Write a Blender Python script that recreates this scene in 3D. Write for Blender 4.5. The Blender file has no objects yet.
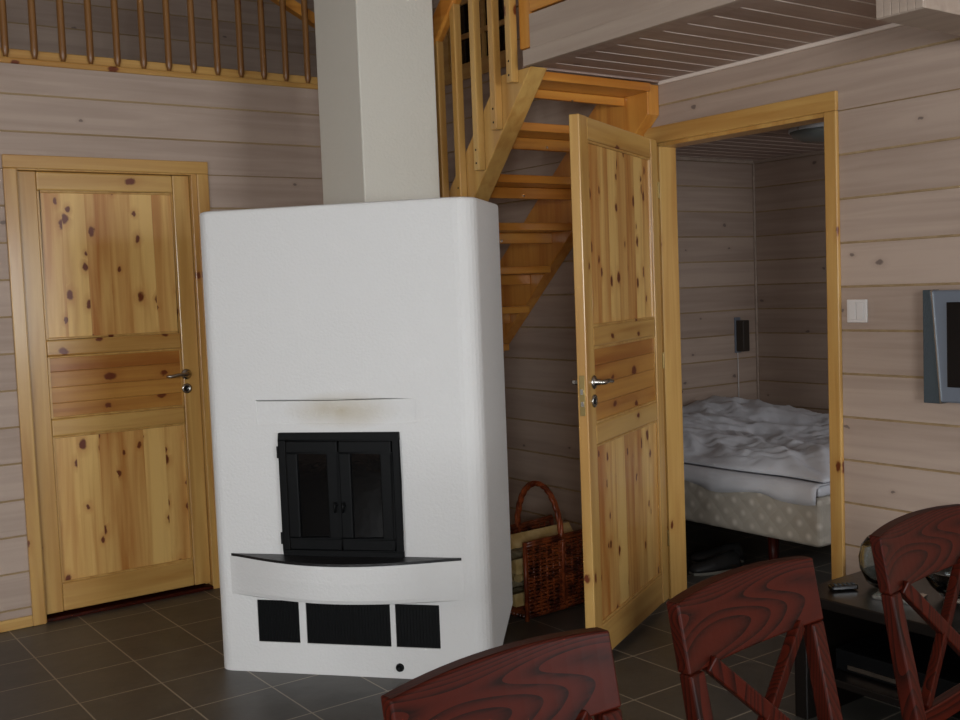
import bpy, bmesh, math, random
from mathutils import Vector, Matrix
random.seed(7)
sc = bpy.context.scene
col = sc.collection
R = math.radians
def lin(c): return tuple(((v/255)/12.92 if v/255 <= .04045 else ((v/255+.055)/1.055)**2.4) for v in c)+(1.0,)

# ------------------------------------------------------------------ camera
cd = bpy.data.cameras.new('camera'); cam = bpy.data.objects.new('camera', cd); col.objects.link(cam)
cd.sensor_width = 36; cd.lens = 1075.566/960*36; cd.clip_start = .05; cd.clip_end = 60
fw = Vector((.581087, .81117, -.065889)).normalized()
rt = Vector((.810862, -.58398, -.038342)); rt = (rt - fw*rt.dot(fw)).normalized(); up = rt.cross(fw)
M = Matrix(((rt.x, up.x, -fw.x, 0), (rt.y, up.y, -fw.y, 0), (rt.z, up.z, -fw.z, 1.448), (0, 0, 0, 1)))
cam.matrix_world = M; sc.camera = cam
# ------------------------------------------------------------------ world, lights, exposure
w = bpy.data.worlds.new('sky'); sc.world = w; w.use_nodes = True
bg = w.node_tree.nodes['Background']; bg.inputs[0].default_value = (.62, .74, .92, 1); bg.inputs[1].default_value = .5
def area(name, loc, target, sx, sy, power, color):
    l = bpy.data.lights.new(name, 'AREA'); l.shape = 'RECTANGLE'; l.size = sx; l.size_y = sy; l.energy = power; l.color = color; l.spread = R(150)
    o = bpy.data.objects.new(name, l); col.objects.link(o); o.location = loc
    o.rotation_euler = (Vector(target)-Vector(loc)).to_track_quat('-Z', 'Y').to_euler(); return o
area('daylight_rear_window', (-2.0, -2.86, 1.55), (-1.2, 0, 1.05), 1.5, 1.3, 50, (.95, .98, 1.0))
area('added_daylight_rear_right', (2.3, -2.86, 1.55), (2.0, 0, 1.15), 1.3, 1.3, 26, (.95, .98, 1.0))  # added lamp, out of view, to brighten the fireplace's right side
area('daylight_side_window', (-2.86, .6, 1.55), (0, .6, .9), 1.5, 1.2, 23, (.95, .98, 1.0))
area('daylight_bedroom_window', (4.6, .72, 1.5), (4.7, 3.2, .3), 1.2, .9, 5.5, (.95, .96, 1.0))
sc.view_settings.view_transform = 'Standard'; sc.view_settings.look = 'None'
sc.view_settings.gamma = 1; sc.view_settings.use_curve_mapping = False
sc.view_settings.exposure = 1.33

# ------------------------------------------------------------------ dimensions
XR, YL, CZ, LZ = 3.488, 5.117, 2.33, 2.523     # right wall, left wall, low ceiling, loft floor
X0, Y0, TOP = -3.0, -3.0, 4.7
PZ, PP = .744, .1645                            # plank seams

# ------------------------------------------------------------------ materials
def nmat(name):
    m = bpy.data.materials.new(name); m.use_nodes = True; nt = m.node_tree
    return m, nt, nt.nodes['Principled BSDF']
def nd(nt, t, **k):
    n = nt.nodes.new(t)
    for a, b in k.items(): setattr(n, a, b)
    return n
def plain(name, c, rough=.6, metal=0, spec=.5, bump=None, **kw):
    m, nt, b = nmat(name); b.inputs['Base Color'].default_value = lin(c)
    b.inputs['Roughness'].default_value = rough; b.inputs['Metallic'].default_value = metal
    b.inputs['Specular IOR Level'].default_value = spec
    for k, v in kw.items(): b.inputs[k].default_value = v
    tc = nd(nt, 'ShaderNodeTexCoord'); n = nd(nt, 'ShaderNodeTexNoise'); n.inputs['Scale'].default_value = (bump or (30, .1))[0]
    n.inputs['Detail'].default_value = 4
    nt.links.new(tc.outputs['Object'], n.inputs['Vector'])
    bp = nd(nt, 'ShaderNodeBump'); bp.inputs['Strength'].default_value = (bump or (30, .05))[1]; bp.inputs['Distance'].default_value = .01
    nt.links.new(n.outputs['Fac'], bp.inputs['Height']); nt.links.new(bp.outputs[0], b.inputs['Normal'])
    return m
def mixc(nt, fac, a, b):
    x = nd(nt, 'ShaderNodeMix', data_type='RGBA')
    for s, v in ((0, fac), (6, a), (7, b)):
        if hasattr(v, 'links') or hasattr(v, 'is_linked'): nt.links.new(v, x.inputs[s])
        else: x.inputs[s].default_value = v
    return x.outputs[2]
def math_(nt, op, a, b=0.0):
    x = nd(nt, 'ShaderNodeMath', operation=op)
    for s, v in ((0, a), (1, b)):
        if hasattr(v, 'is_linked'): nt.links.new(v, x.inputs[s])
        else: x.inputs[s].default_value = v
    return x.outputs[0]
def wood(name, light, dark, knot, axis='Z', board=None, bw=.11, boff=0.0, knots=.35, kscale=5.0, kr=.10, kst=.6, rough=.4, grain=1.0, vary=.35, coat=0.0, streak=26):
    """Boards with grain along `axis`; boards differ across axis `board` every `bw` metres; knots are small dark ellipses."""
    m, nt, b = nmat(name); L = nt.links
    tc = nd(nt, 'ShaderNodeTexCoord'); sep = nd(nt, 'ShaderNodeSeparateXYZ'); L.new(tc.outputs['Object'], sep.inputs[0])
    off = None
    if board:
        q = math_(nt, 'FLOOR', math_(nt, 'DIVIDE', math_(nt, 'SUBTRACT', sep.outputs[board], boff), bw))
        wn = nd(nt, 'ShaderNodeTexWhiteNoise', noise_dimensions='1D'); L.new(q, wn.inputs['W']); off = wn.outputs['Value']
    comb = nd(nt, 'ShaderNodeCombineXYZ')
    for i, a in enumerate('XYZ'):
        v = sep.outputs[a]
        if a == axis:
            if off is not None: v = math_(nt, 'ADD', v, math_(nt, 'MULTIPLY', off, 17.0))
        L.new(v, comb.inputs[i])
    def stretched(s_along, s_across):
        mp = nd(nt, 'ShaderNodeMapping'); L.new(comb.outputs[0], mp.inputs['Vector'])
        mp.inputs['Scale'].default_value = [s_along if a == axis else s_across for a in 'XYZ']; return mp.outputs[0]
    n = nd(nt, 'ShaderNodeTexNoise'); n.inputs['Scale'].default_value = 1; n.inputs['Detail'].default_value = 5; n.inputs['Distortion'].default_value = .6
    L.new(stretched(1.3, streak), n.inputs['Vector'])
    n2 = nd(nt, 'ShaderNodeTexNoise'); n2.inputs['Scale'].default_value = 1; n2.inputs['Detail'].default_value = 2
    L.new(stretched(.9, 7), n2.inputs['Vector'])
    cr = nd(nt, 'ShaderNodeValToRGB'); cr.color_ramp.elements[0].position = .36; cr.color_ramp.elements[1].position = .66
    cr.color_ramp.elements[0].color = (0, 0, 0, 1); cr.color_ramp.elements[1].color = (1, 1, 1, 1)
    L.new(n.outputs['Fac'], cr.inputs[0])
    f = math_(nt, 'MULTIPLY', cr.outputs[0], .55*grain)
    f = math_(nt, 'ADD', f, math_(nt, 'MULTIPLY', math_(nt, 'SUBTRACT', n2.outputs['Fac'], .35), 1.1*grain))
    if off is not None: f = math_(nt, 'ADD', f, math_(nt, 'MULTIPLY', math_(nt, 'SUBTRACT', off, .5), vary*2))
    cl = nd(nt, 'ShaderNodeClamp'); L.new(f, cl.inputs[0]); f = cl.outputs[0]
    c = mixc(nt, f, lin(light), lin(dark))
    if knots > 0:
        vo = nd(nt, 'ShaderNodeTexVoronoi', voronoi_dimensions='2D'); vo.inputs['Scale'].default_value = kscale
        o1, o2 = [a for a in 'XYZ' if a != axis]; k2 = nd(nt, 'ShaderNodeCombineXYZ'); cs = nd(nt, 'ShaderNodeSeparateXYZ'); L.new(comb.outputs[0], cs.inputs[0])
        kn = nd(nt, 'ShaderNodeTexNoise'); kn.inputs['Scale'].default_value = 38; L.new(comb.outputs[0], kn.inputs['Vector'])
        wob = math_(nt, 'ADD', math_(nt, 'MULTIPLY', n2.outputs['Fac'], .05), math_(nt, 'MULTIPLY', kn.outputs['Fac'], .02))
        L.new(math_(nt, 'ADD', math_(nt, 'ADD', cs.outputs[o1], cs.outputs[o2]), wob), k2.inputs[0]); L.new(math_(nt, 'ADD', math_(nt, 'MULTIPLY', cs.outputs[axis], kst), math_(nt, 'MULTIPLY', kn.outputs['Fac'], .012)), k2.inputs[1])
        L.new(k2.outputs[0], vo.inputs['Vector'])
        s2 = nd(nt, 'ShaderNodeSeparateColor'); L.new(vo.outputs['Color'], s2.inputs[0])
        sel = math_(nt, 'LESS_THAN', s2.outputs[0], knots)
        rad = math_(nt, 'ADD', math_(nt, 'MULTIPLY', s2.outputs[1], kr*.6), kr*.5)
        mr = nd(nt, 'ShaderNodeMapRange'); L.new(vo.outputs['Distance'], mr.inputs[0]); L.new(rad, mr.inputs[1])
        L.new(math_(nt, 'MULTIPLY', rad, 1.6), mr.inputs[2]); mr.inputs[3].default_value = 1; mr.inputs[4].default_value = 0
        k = math_(nt, 'MULTIPLY', mr.outputs[0], sel)
        halo = nd(nt, 'ShaderNodeMapRange'); L.new(vo.outputs['Distance'], halo.inputs[0]); L.new(rad, halo.inputs[1])
        L.new(math_(nt, 'MULTIPLY', rad, 4.0), halo.inputs[2]); halo.inputs[3].default_value = .45; halo.inputs[4].default_value = 0
        c = mixc(nt, math_(nt, 'MULTIPLY', halo.outputs[0], sel), c, lin(dark))
        c = mixc(nt, k, c, lin(knot))
    L.new(c, b.inputs['Base Color'])
    b.inputs['Roughness'].default_value = rough; b.inputs['Coat Weight'].default_value = coat; b.inputs['Coat Roughness'].default_value = .15
    bp = nd(nt, 'ShaderNodeBump'); bp.inputs['Strength'].default_value = .12; bp.inputs['Distance'].default_value = .004
    L.new(n.outputs['Fac'], bp.inputs['Height']); L.new(bp.outputs[0], b.inputs['Normal'])
    return m
WL, WD, WK = (180, 160, 145), (156, 136, 122), (116, 100, 92)
M_ = {}
M_['wall_x'] = wood('whitewashed_plank_x', WL, WD, WK, 'X', 'Z', PP, PZ, knots=.35, kscale=4.6, kr=.036, rough=.62, vary=.3)
M_['wall_y'] = wood('whitewashed_plank_y', WL, WD, WK, 'Y', 'Z', PP, PZ, knots=.35, kscale=4.6, kr=.036, rough=.62, vary=.3)
M_['groove'] = wood('plank_groove', (176, 152, 118), (150, 126, 92), (100, 70, 40), 'X', knots=0, rough=.6)
M_['ceil'] = wood('ceiling_board', (172, 150, 138), (150, 128, 118), WK, 'X', 'Y', .1175, .143, knots=.12, kscale=3, kr=.05, rough=.55, vary=.2)
M_['ceil_groove'] = plain('ceiling_groove', (228, 214, 202), .5)
M_['fascia'] = wood('whitewashed_fascia', (180, 163, 148), (158, 140, 126), WK, 'Y', knots=0, kscale=3, kr=.05, rough=.55)
PL, PD, PK = (200, 160, 92), (168, 118, 56), (104, 46, 16)
for ax in 'XYZ': M_['pine_'+ax] = wood('lacquered_pine_'+ax.lower(), PL, PD, PK, ax, knots=.35, kscale=5.5, kr=.07, rough=.32, coat=.25)
M_['panel_v'] = wood('pine_panel_upright', (222, 182, 110), (172, 108, 46), PK, 'Z', 'X', .105, .082, knots=.62, kscale=9.5, kr=.095, rough=.33, vary=.30, coat=.25)
M_['panel_h'] = wood('pine_panel_level', (188, 136, 64), (152, 92, 36), PK, 'X', 'Z', .0725, .925, knots=.4, kscale=8, kr=.10, rough=.33, vary=.3, coat=.25)
SLt, SDk, SKn = (212, 150, 66), (176, 100, 32), (98, 40, 10)
for ax in 'XYZ': M_['stair_'+ax] = wood('stair_pine_'+ax.lower(), SLt, SDk, SKn, ax, knots=.16, kscale=4.0, kr=.06, rough=.3, coat=.3)
M_['baluster'] = wood('loft_dimmed_pine', (140, 98, 52), (104, 64, 28), PK, 'Z', knots=.3, kscale=5, kr=.06, rough=.35)  # rod colour darkened to stand for the dim light up in the loft
M_['white'] = plain('plaster_white', (216, 215, 213), .75, bump=(90, .18))
M_['chimney'] = plain('plaster_chimney', (204, 200, 189), .8, bump=(70, .2))
M_['iron'] = plain('black_cast_iron', (10, 11, 12), .5, 0, .15)
M_['darkglass'] = plain('dark_stove_and_pane_glass', (7, 7, 8), .06, 0, .5)
M_['void'] = plain('dark_interior', (9, 9, 10), .8)
M_['slate'] = plain('black_slate', (24, 23, 24), .4, bump=(40, .3))
M_['steel'] = plain('brushed_steel', (190, 186, 178), .25, 1)
M_['brass'] = plain('aged_brass', (150, 130, 84), .35, .9)
M_['tvgrey'] = plain('silver_grey_plastic', (118, 126, 138), .35, .25)
M_['tvdark'] = plain('slate_grey_plastic', (62, 72, 78), .5, .1, bump=(200, .4))
M_['screen'] = plain('black_screen', (6, 6, 8), .12)
M_['plastic'] = plain('white_plastic', (214, 208, 204), .35)
M_['blackwood'] = plain('black_brown_stained_wood', (17, 13, 11), .3)
M_['shoe'] = plain('dark_leather', (34, 34, 34), .5)
M_['sole'] = plain('pale_rubber', (120, 118, 108), .6)
M_['mahog_d'] = None
M_['sheet'] = plain('white_cotton', (205, 207, 212), .85, bump=(14, .25))
M_['lampdark'] = plain('dark_brown_metal', (52, 46, 40), .4)
M_['bulb'] = plain('frosted_shade', (120, 128, 126), .25)
M_['rim'] = plain('shade_rim', (205, 212, 216), .3)
def mahogany(name, ax):
    m, nt, b = nmat(name); L = nt.links
    tc = nd(nt, 'ShaderNodeTexCoord'); mp = nd(nt, 'ShaderNodeMapping'); L.new(tc.outputs['Object'], mp.inputs[0])
    mp.inputs['Scale'].default_value = [.9 if a == ax else 5.5 for a in 'XYZ']
    n = nd(nt, 'ShaderNodeTexNoise'); n.inputs['Scale'].default_value = 1.0; n.inputs['Detail'].default_value = 1.0; L.new(mp.outputs[0], n.inputs['Vector'])
    m2 = nd(nt, 'ShaderNodeMapping'); L.new(tc.outputs['Object'], m2.inputs[0]); m2.inputs['Scale'].default_value = [6 if a == ax else 160 for a in 'XYZ']
    n2 = nd(nt, 'ShaderNodeTexNoise'); n2.inputs['Scale'].default_value = 1.0; n2.inputs['Detail'].default_value = 3; L.new(m2.outputs[0], n2.inputs['Vector'])
    s = math_(nt, 'FRACT', math_(nt, 'MULTIPLY', n.outputs['Fac'], 46.0))
    s = math_(nt, 'MULTIPLY', math_(nt, 'MULTIPLY', s, s), math_(nt, 'ADD', n2.outputs['Fac'], .25))
    cr = nd(nt, 'ShaderNodeValToRGB'); L.new(s, cr.inputs[0])
    e = cr.color_ramp.elements; e[0].position = 0; e[0].color = lin((64, 18, 8)); e[1].position = .70; e[1].color = lin((28, 8, 4))
    L.new(cr.outputs[0], b.inputs['Base Color']); b.inputs['Roughness'].default_value = .42
    b.inputs['Specular IOR Level'].default_value = .14; b.inputs['Coat Weight'].default_value = .04; b.inputs['Coat Roughness'].default_value = .12
    return m
M_['mah_x'] = mahogany('mahogany_stain_level', 'X'); M_['mah_z'] = mahogany('mahogany_stain_upright', 'Z')
def tiles():
    m, nt, b = nmat('slate_floor_tile'); L = nt.links
    tc = nd(nt, 'ShaderNodeTexCoord'); sep = nd(nt, 'ShaderNodeSeparateXYZ'); L.new(tc.outputs['Object'], sep.inputs[0])
    def line(ax, o, p):
        fr = math_(nt, 'FRACT', math_(nt, 'DIVIDE', math_(nt, 'ADD', math_(nt, 'SUBTRACT', sep.outputs[ax], o), p*40), p))
        return math_(nt, 'LESS_THAN', math_(nt, 'MINIMUM', fr, math_(nt, 'SUBTRACT', 1.0, fr)), .0095)
    g = math_(nt, 'MAXIMUM', line('X', 1.005, .305), line('Y', 4.638, .325))
    n = nd(nt, 'ShaderNodeTexNoise'); n.inputs['Scale'].default_value = 7; n.inputs['Detail'].default_value = 6; L.new(tc.outputs['Object'], n.inputs['Vector'])
    fx = math_(nt, 'FLOOR', math_(nt, 'DIVIDE', math_(nt, 'SUBTRACT', sep.outputs['X'], 1.005), .305)); fy = math_(nt, 'FLOOR', math_(nt, 'DIVIDE', math_(nt, 'SUBTRACT', sep.outputs['Y'], 4.638), .325))
    cv = nd(nt, 'ShaderNodeCombineXYZ'); L.new(fx, cv.inputs[0]); L.new(fy, cv.inputs[1])
    wn = nd(nt, 'ShaderNodeTexWhiteNoise', noise_dimensions='3D'); L.new(cv.outputs[0], wn.inputs['Vector'])
    f = math_(nt, 'ADD', math_(nt, 'MULTIPLY', n.outputs['Fac'], .8), math_(nt, 'MULTIPLY', wn.outputs['Value'], .3))
    c = mixc(nt, f, lin((56, 54, 50)), lin((84, 80, 74)))
    c = mixc(nt, g, c, lin((146, 136, 120)))
    L.new(c, b.inputs['Base Color']); b.inputs['Roughness'].default_value = .42
    bp = nd(nt, 'ShaderNodeBump'); bp.inputs['Strength'].default_value = .3; bp.inputs['Distance'].default_value = .01
    L.new(math_(nt, 'SUBTRACT', n.outputs['Fac'], g), bp.inputs['Height']); L.new(bp.outputs[0], b.inputs['Normal'])
    return m
M_['tile'] = tiles()
def soot():   # plaster with the yellow-brown stain the smoke left above the doors (front panel only)
    m, nt, b = nmat('smoke_stained_plaster'); L = nt.links
    tc = nd(nt, 'ShaderNodeTexCoord'); mp = nd(nt, 'ShaderNodeMapping'); L.new(tc.outputs['Object'], mp.inputs[0])
    mp.inputs['Location'].default_value = (-.53*4.2, 0, -1.015*13); mp.inputs['Scale'].default_value = (4.2, 0, 13)
    gr = nd(nt, 'ShaderNodeTexGradient', gradient_type='SPHERICAL'); L.new(mp.outputs[0], gr.inputs[0])
    n = nd(nt, 'ShaderNodeTexNoise'); n.inputs['Scale'].default_value = 9; L.new(tc.outputs['Object'], n.inputs['Vector'])
    L.new(mixc(nt, math_(nt, 'MULTIPLY', math_(nt, 'MULTIPLY', gr.outputs[0], .75), math_(nt, 'ADD', n.outputs['Fac'], .3)), lin((216, 215, 213)), lin((168, 150, 108))), b.inputs['Base Color'])
    b.inputs['Roughness'].default_value = .75
    n3 = nd(nt, 'ShaderNodeTexNoise'); n3.inputs['Scale'].default_value = 90; L.new(tc.outputs['Object'], n3.inputs['Vector'])
    bp = nd(nt, 'ShaderNodeBump'); bp.inputs['Strength'].default_value = .18; bp.inputs['Distance'].default_value = .01
    L.new(n3.outputs['Fac'], bp.inputs['Height']); L.new(bp.outputs[0], b.inputs['Normal'])
    return m
M_['soot'] = soot()
def wicker(name, a, c2):
    m, nt, b = nmat(name); L = nt.links
    tc = nd(nt, 'ShaderNodeTexCoord'); n = nd(nt, 'ShaderNodeTexNoise'); n.inputs['Scale'].default_value = 22; n.inputs['Detail'].default_value = 3
    L.new(tc.outputs['Object'], n.inputs['Vector'])
    cr = nd(nt, 'ShaderNodeValToRGB'); L.new(n.outputs['Fac'], cr.inputs[0]); e = cr.color_ramp.elements
    e[0].position = .38; e[0].color = lin(a); e[1].position = .66; e[1].color = lin(c2)
    L.new(cr.outputs[0], b.inputs['Base Color']); b.inputs['Roughness'].default_value = .35; return m
M_['wicker'] = wicker('brown_willow', (62, 24, 12), (146, 72, 34))
M_['wicker_l'] = wicker('red_brown_willow', (104, 42, 20), (168, 84, 44))
M_['bark'] = wicker('birch_bark', (132, 118, 92), (196, 180, 144))
M_['logend'] = wicker('split_birch', (196, 164, 104), (222, 196, 140))
def quilt():
    m, nt, b = nmat('quilted_bed_fabric'); L = nt.links
    tc = nd(nt, 'ShaderNodeTexCoord'); mp = nd(nt, 'ShaderNodeMapping'); L.new(tc.outputs['Object'], mp.inputs[0])
    mp.inputs['Rotation'].default_value = (R(45), 0, 0)
    vo = nd(nt, 'ShaderNodeTexVoronoi'); vo.inputs['Scale'].default_value = 13; vo.inputs['Randomness'].default_value = .12; L.new(mp.outputs[0], vo.inputs['Vector'])
    mr = nd(nt, 'ShaderNodeMapRange'); L.new(vo.outputs['Distance'], mr.inputs[0]); mr.inputs[1].default_value = .05; mr.inputs[2].default_value = .28; mr.inputs[3].default_value = 1; mr.inputs[4].default_value = 0
    L.new(mixc(nt, mr.outputs[0], lin((172, 165, 152)), lin((206, 200, 188))), b.inputs['Base Color']); b.inputs['Roughness'].default_value = .8
    bp = nd(nt, 'ShaderNodeBump'); bp.inputs['Strength'].default_value = .5; bp.inputs['Distance'].default_value = .02; bp.invert = True
    L.new(vo.outputs['Distance'], bp.inputs['Height']); L.new(bp.outputs[0], b.inputs['Normal'])
    return m
M_['quilt'] = quilt()
gm, nt, gb = nmat('clear_glass'); gb.inputs['Transmission Weight'].default_value = 1; gb.inputs['Roughness'].default_value = .03; gb.inputs['Base Color'].default_value = (.66, .74, .76, 1)
M_['glass'] = gm
pm, nt, pb = nmat('window_pane_glass'); pb.inputs['Transmission Weight'].default_value = 1; pb.inputs['Roughness'].default_value = 0; pb.inputs['IOR'].default_value = 1.01
M_['pane'] = pm

# ------------------------------------------------------------------ mesh helpers
class MB:
    def __init__(s): s.bm = bmesh.new(); s.mi = 0
    def face(s, vs):
        try: f = s.bm.faces.new(vs); f.material_index = s.mi; return f
        except ValueError: return None
    def box(s, x0, x1, y0, y1, z0, z1, mat=None):
        vs = [s.bm.verts.new((x, y, z)) for x in (x0, x1) for y in (y0, y1) for z in (z0, z1)]
        if mat is not None:
            for v in vs: v.co = mat @ v.co
        for q in ((0, 1, 3, 2), (4, 6, 7, 5), (0, 4, 5, 1), (2, 3, 7, 6), (0, 2, 6, 4), (1, 5, 7, 3)): s.face([vs[i] for i in q])
        return s
    def prism(s, pts, d):      # planar polygon of 3D points extruded along vector d
        d = Vector(d); a = [s.bm.verts.new(p) for p in pts]; b = [s.bm.verts.new(Vector(p)+d) for p in pts]; n = len(a)
        s.face(a[::-1]); s.face(b)
        for i in range(n): s.face([a[i], a[(i+1) % n], b[(i+1) % n], b[i]])
        return s
    def beam(s, p, q, wd, ht, upv=(0, 0, 1)):    # rectangular bar from p to q
        p, q = Vector(p), Vector(q); d = (q-p).normalized(); sd = d.cross(Vector(upv)).normalized(); u = sd.cross(d)
        return s.prism([p+sd*wd/2*i+u*ht/2*j for i, j in ((-1, -1), (1, -1), (1, 1), (-1, 1))], q-p)
    def tube(s, pts, r, n=8, cap=True):
        pts = [Vector(p) for p in pts]; rings = []; prev = None
        rr = r if isinstance(r, (list, tuple)) else [r]*len(pts)
        for i, p in enumerate(pts):
            d = (pts[min(i+1, len(pts)-1)]-pts[max(i-1, 0)]).normalized()
            a = d.orthogonal().normalized() if prev is None else (prev-d*prev.dot(d)).normalized()
            prev = a; b = d.cross(a)
            rings.append([s.bm.verts.new(p+(a*math.cos(t)+b*math.sin(t))*rr[i]) for t in [2*math.pi*k/n for k in range(n)]])
        for A, B in zip(rings, rings[1:]):
            for k in range(n): s.face([A[k], A[(k+1) % n], B[(k+1) % n], B[k]])
        if cap: s.face(rings[0][::-1]); s.face(rings[-1])
        return s
    def lathe(s, prof, n=24, c=(0, 0, 0), mat=None):    # prof [(r,z)] about z
        rings = []
        for r, z in prof:
            ring = []
            for k in range(n):
                v = Vector((r*math.cos(2*math.pi*k/n), r*math.sin(2*math.pi*k/n), z))
                if mat is not None: v = mat @ v
                ring.append(s.bm.verts.new(v+Vector(c)))
            rings.append(ring)
        for A, B in zip(rings, rings[1:]):
            for k in range(n): s.face([A[k], A[(k+1) % n], B[(k+1) % n], B[k]])
        if prof[0][0] > 1e-5: s.face(rings[0][::-1])
        if prof[-1][0] > 1e-5: s.face(rings[-1])
        return s
    def obj(s, name, mats, parent=None, bevel=0, smooth=False, seg=2, loc=None):
        bmesh.ops.remove_doubles(s.bm, verts=s.bm.verts, dist=1e-6)
        bmesh.ops.recalc_face_normals(s.bm, faces=s.bm.faces)
        me = bpy.data.meshes.new(name)
        if loc is not None: bmesh.ops.translate(s.bm, verts=s.bm.verts, vec=-Vector(loc))
        s.bm.to_mesh(me); s.bm.free()
        for m in (mats if isinstance(mats, (list, tuple)) else [mats]): me.materials.append(M_[m] if isinstance(m, str) else m)
        if smooth:
            for p in me.polygons: p.use_smooth = True
        o = bpy.data.objects.new(name, me); col.objects.link(o)
        if parent: o.parent = parent
        if loc is not None: o.location = loc
        if bevel:
            b = o.modifiers.new('bevel', 'BEVEL'); b.width = bevel; b.segments = seg; b.limit_method = 'ANGLE'; b.angle_limit = R(40)
        return o
def tag(o, label, cat, group=None, kind=None):
    o['label'] = label; o['category'] = cat
    if group: o['group'] = group
    if kind: o['kind'] = kind
    return o
def struct(o): o['kind'] = 'structure'; return o
def empty(name, loc=(0, 0, 0), rz=0):
    o = bpy.data.objects.new(name, None); col.objects.link(o); o.location = loc; o.rotation_euler = (0, 0, rz); o.empty_display_size = .1; return o
def copy_tree(o, parent=None):
    c = o.copy(); col.objects.link(c); c.parent = parent
    for ch in [x for x in bpy.data.objects if x.parent == o]: copy_tree(ch, c)
    return c

# ------------------------------------------------------------------ structure
def clean(segs): return [(a, b) for a, b in segs if b-a > 1e-4]
def plank_wall(name, along, fixed, inward, a0, a1, z0, z1, holes=(), thick=.09, mat=None, pitch=PP, zoff=PZ):
    """Horizontal planks with V grooves. along 'X'/'Y'; face at `fixed`; solid goes in direction -inward (inward=+1/-1 = where the room is)."""
    m = MB(); g, e = .005, .006
    k = math.floor((z0-zoff)/pitch)
    while zoff+k*pitch < z1-1e-4:
        ra, rb = zoff+k*pitch, zoff+(k+1)*pitch; k += 1
        cuts = sorted({max(ra, z0), min(rb, z1)} | {h for H in holes for h in H[2:4] if max(ra, z0) < h < min(rb, z1)})
        for za, zb in zip(cuts, cuts[1:]):
            if zb-za < 1e-4: continue
            mid = (za+zb)/2; segs = [(a0, a1)]
            for H in holes:
                if H[2] < mid < H[3]:
                    ns = []
                    for s0, s1 in segs:
                        ns += [(s0, min(s1, H[0])), (max(s0, H[1]), s1)]
                    segs = clean(ns)
            for s0, s1 in segs:
                prof = []        # (depth into wall, z)
                prof.append((0 if za > ra+1e-4 or za > z0 and False else g, za)) if abs(za-ra) < 1e-4 else prof.append((0, za))
                if abs(za-ra) < 1e-4 and zb-za > .03: prof.append((0, za+e))
                if abs(zb-rb) < 1e-4 and zb-za > .03: prof.append((0, zb-e*.5)); prof.append((g, zb))
                else: prof.append((0, zb))
                P0 = []; P1 = []
                full = prof+[(thick, zb), (thick, za)]
                for d, z in full:
                    f = fixed-inward*d
                    P0.append(m.bm.verts.new((s0, f, z) if along == 'X' else (f, s0, z))); P1.append(m.bm.verts.new((s1, f, z) if along == 'X' else (f, s1, z)))
                n = len(full)
                for i in range(n):
                    j = (i+1) % n
                    m.mi = 1 if (i < len(prof)-1 and abs(full[i][0]-full[j][0]) > 1e-5) else 0
                    m.face([P0[i], P0[j], P1[j], P1[i]])
                m.mi = 0; m.face(P0[::-1]); m.face(P1)
    return struct(m.obj(name, [mat or ('wall_x' if along == 'X' else 'wall_y'), 'groove']))
DL = (1.165, 1.995, -.1, 2.062)     # left door opening (x0,x1,z0,z1)
DR = (2.562, 3.450, -.1, 2.062)     # bedroom door opening in y
plank_wall('wall_left', 'X', YL, -1, X0, XR+.09, 0, LZ, [DL])
plank_wall('wall_right', 'Y', XR, -1, Y0, YL+.09, 0, TOP, [DR, (4.50, 5.04, 2.66, 3.6)])
plank_wall('wall_rear', 'X', Y0, 1, X0, 8, 0, TOP, [(-2.8, -1.2, .85, 2.25), (1.6, 3.0, .85, 2.25)], mat='wall_x')
plank_wall('wall_side', 'Y', X0, 1, Y0, 8, 0, TOP, [(-.2, 1.4, .9, 2.2)], mat='wall_y')
plank_wall('wall_loft_back', 'X', 7.2, -1, X0, 8, LZ, TOP)
plank_wall('wall_far', 'Y', 8.0, -1, Y0, 8, 0, TOP)
plank_wall('wall_bedroom_end', 'X', 4.90, -1, XR+.09, 5.95, 0, 2.30)
plank_wall('wall_bedroom_side', 'Y', 5.86, -1, .6, 4.90, 0, 2.30)
plank_wall('wall_bedroom_near', 'X', .6, 1, XR+.09, 5.95, 0, 2.30, [(4.0, 5.2, 1.0, 2.0)])
struct(MB().box(X0-.1, 8.1, Y0-.1, 8, -.1, 0).obj('floor', 'tile'))
struct(MB().box(X0-.1, 8.1, Y0-.1, 8.1, TOP, TOP+.1).obj('ceiling', 'fascia'))
struct(MB().box(X0, XR+.09, YL+.002, 8, LZ-.12, LZ).obj('floor_loft', 'fascia'))
# low ceiling of boards (mezzanine underside) and bedroom ceiling
def board_ceiling(name, x0, x1, y0, y1, z, z1, pitch=.1175, off=.143):
    m = MB(); k = math.floor((y0-off)/pitch)
    while off+k*pitch < y1-1e-4:
        a, b = max(off+k*pitch, y0), min(off+(k+1)*pitch, y1); k += 1
        if b-a < .02: continue
        prof = [(a, z+.006), (a+.010, z+.006), (a+.011, z), (b, z), (b, z1), (a, z1)]
        P0 = [m.bm.verts.new((x0, y, q)) for y, q in prof]; P1 = [m.bm.verts.new((x1, y, q)) for y, q in prof]
        for i in range(6):
            j = (i+1) % 6; m.mi = 1 if i < 2 else 0; m.face([P0[i], P0[j], P1[j], P1[i]])
        m.mi = 0; m.face(P0[::-1]); m.face(P1)
    return struct(m.obj(name, ['ceil', 'ceil_groove']))
board_ceiling('ceiling_low', 2.74, XR, Y0, 3.425, CZ, LZ-.02)
board_ceiling('ceiling_bedroom', XR+.09, 5.86, .6, 4.90, 2.245, 2.30)
struct(MB().box(2.745, XR, Y0, 3.40, LZ-.02, LZ).obj('floor_mezzanine', 'fascia'))
m = MB(); m.box(2.698, 2.74, Y0, 3.350, 2.380, 2.515); m.box(2.688, 2.715, Y0, 3.385, 2.318, 2.38)
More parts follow.
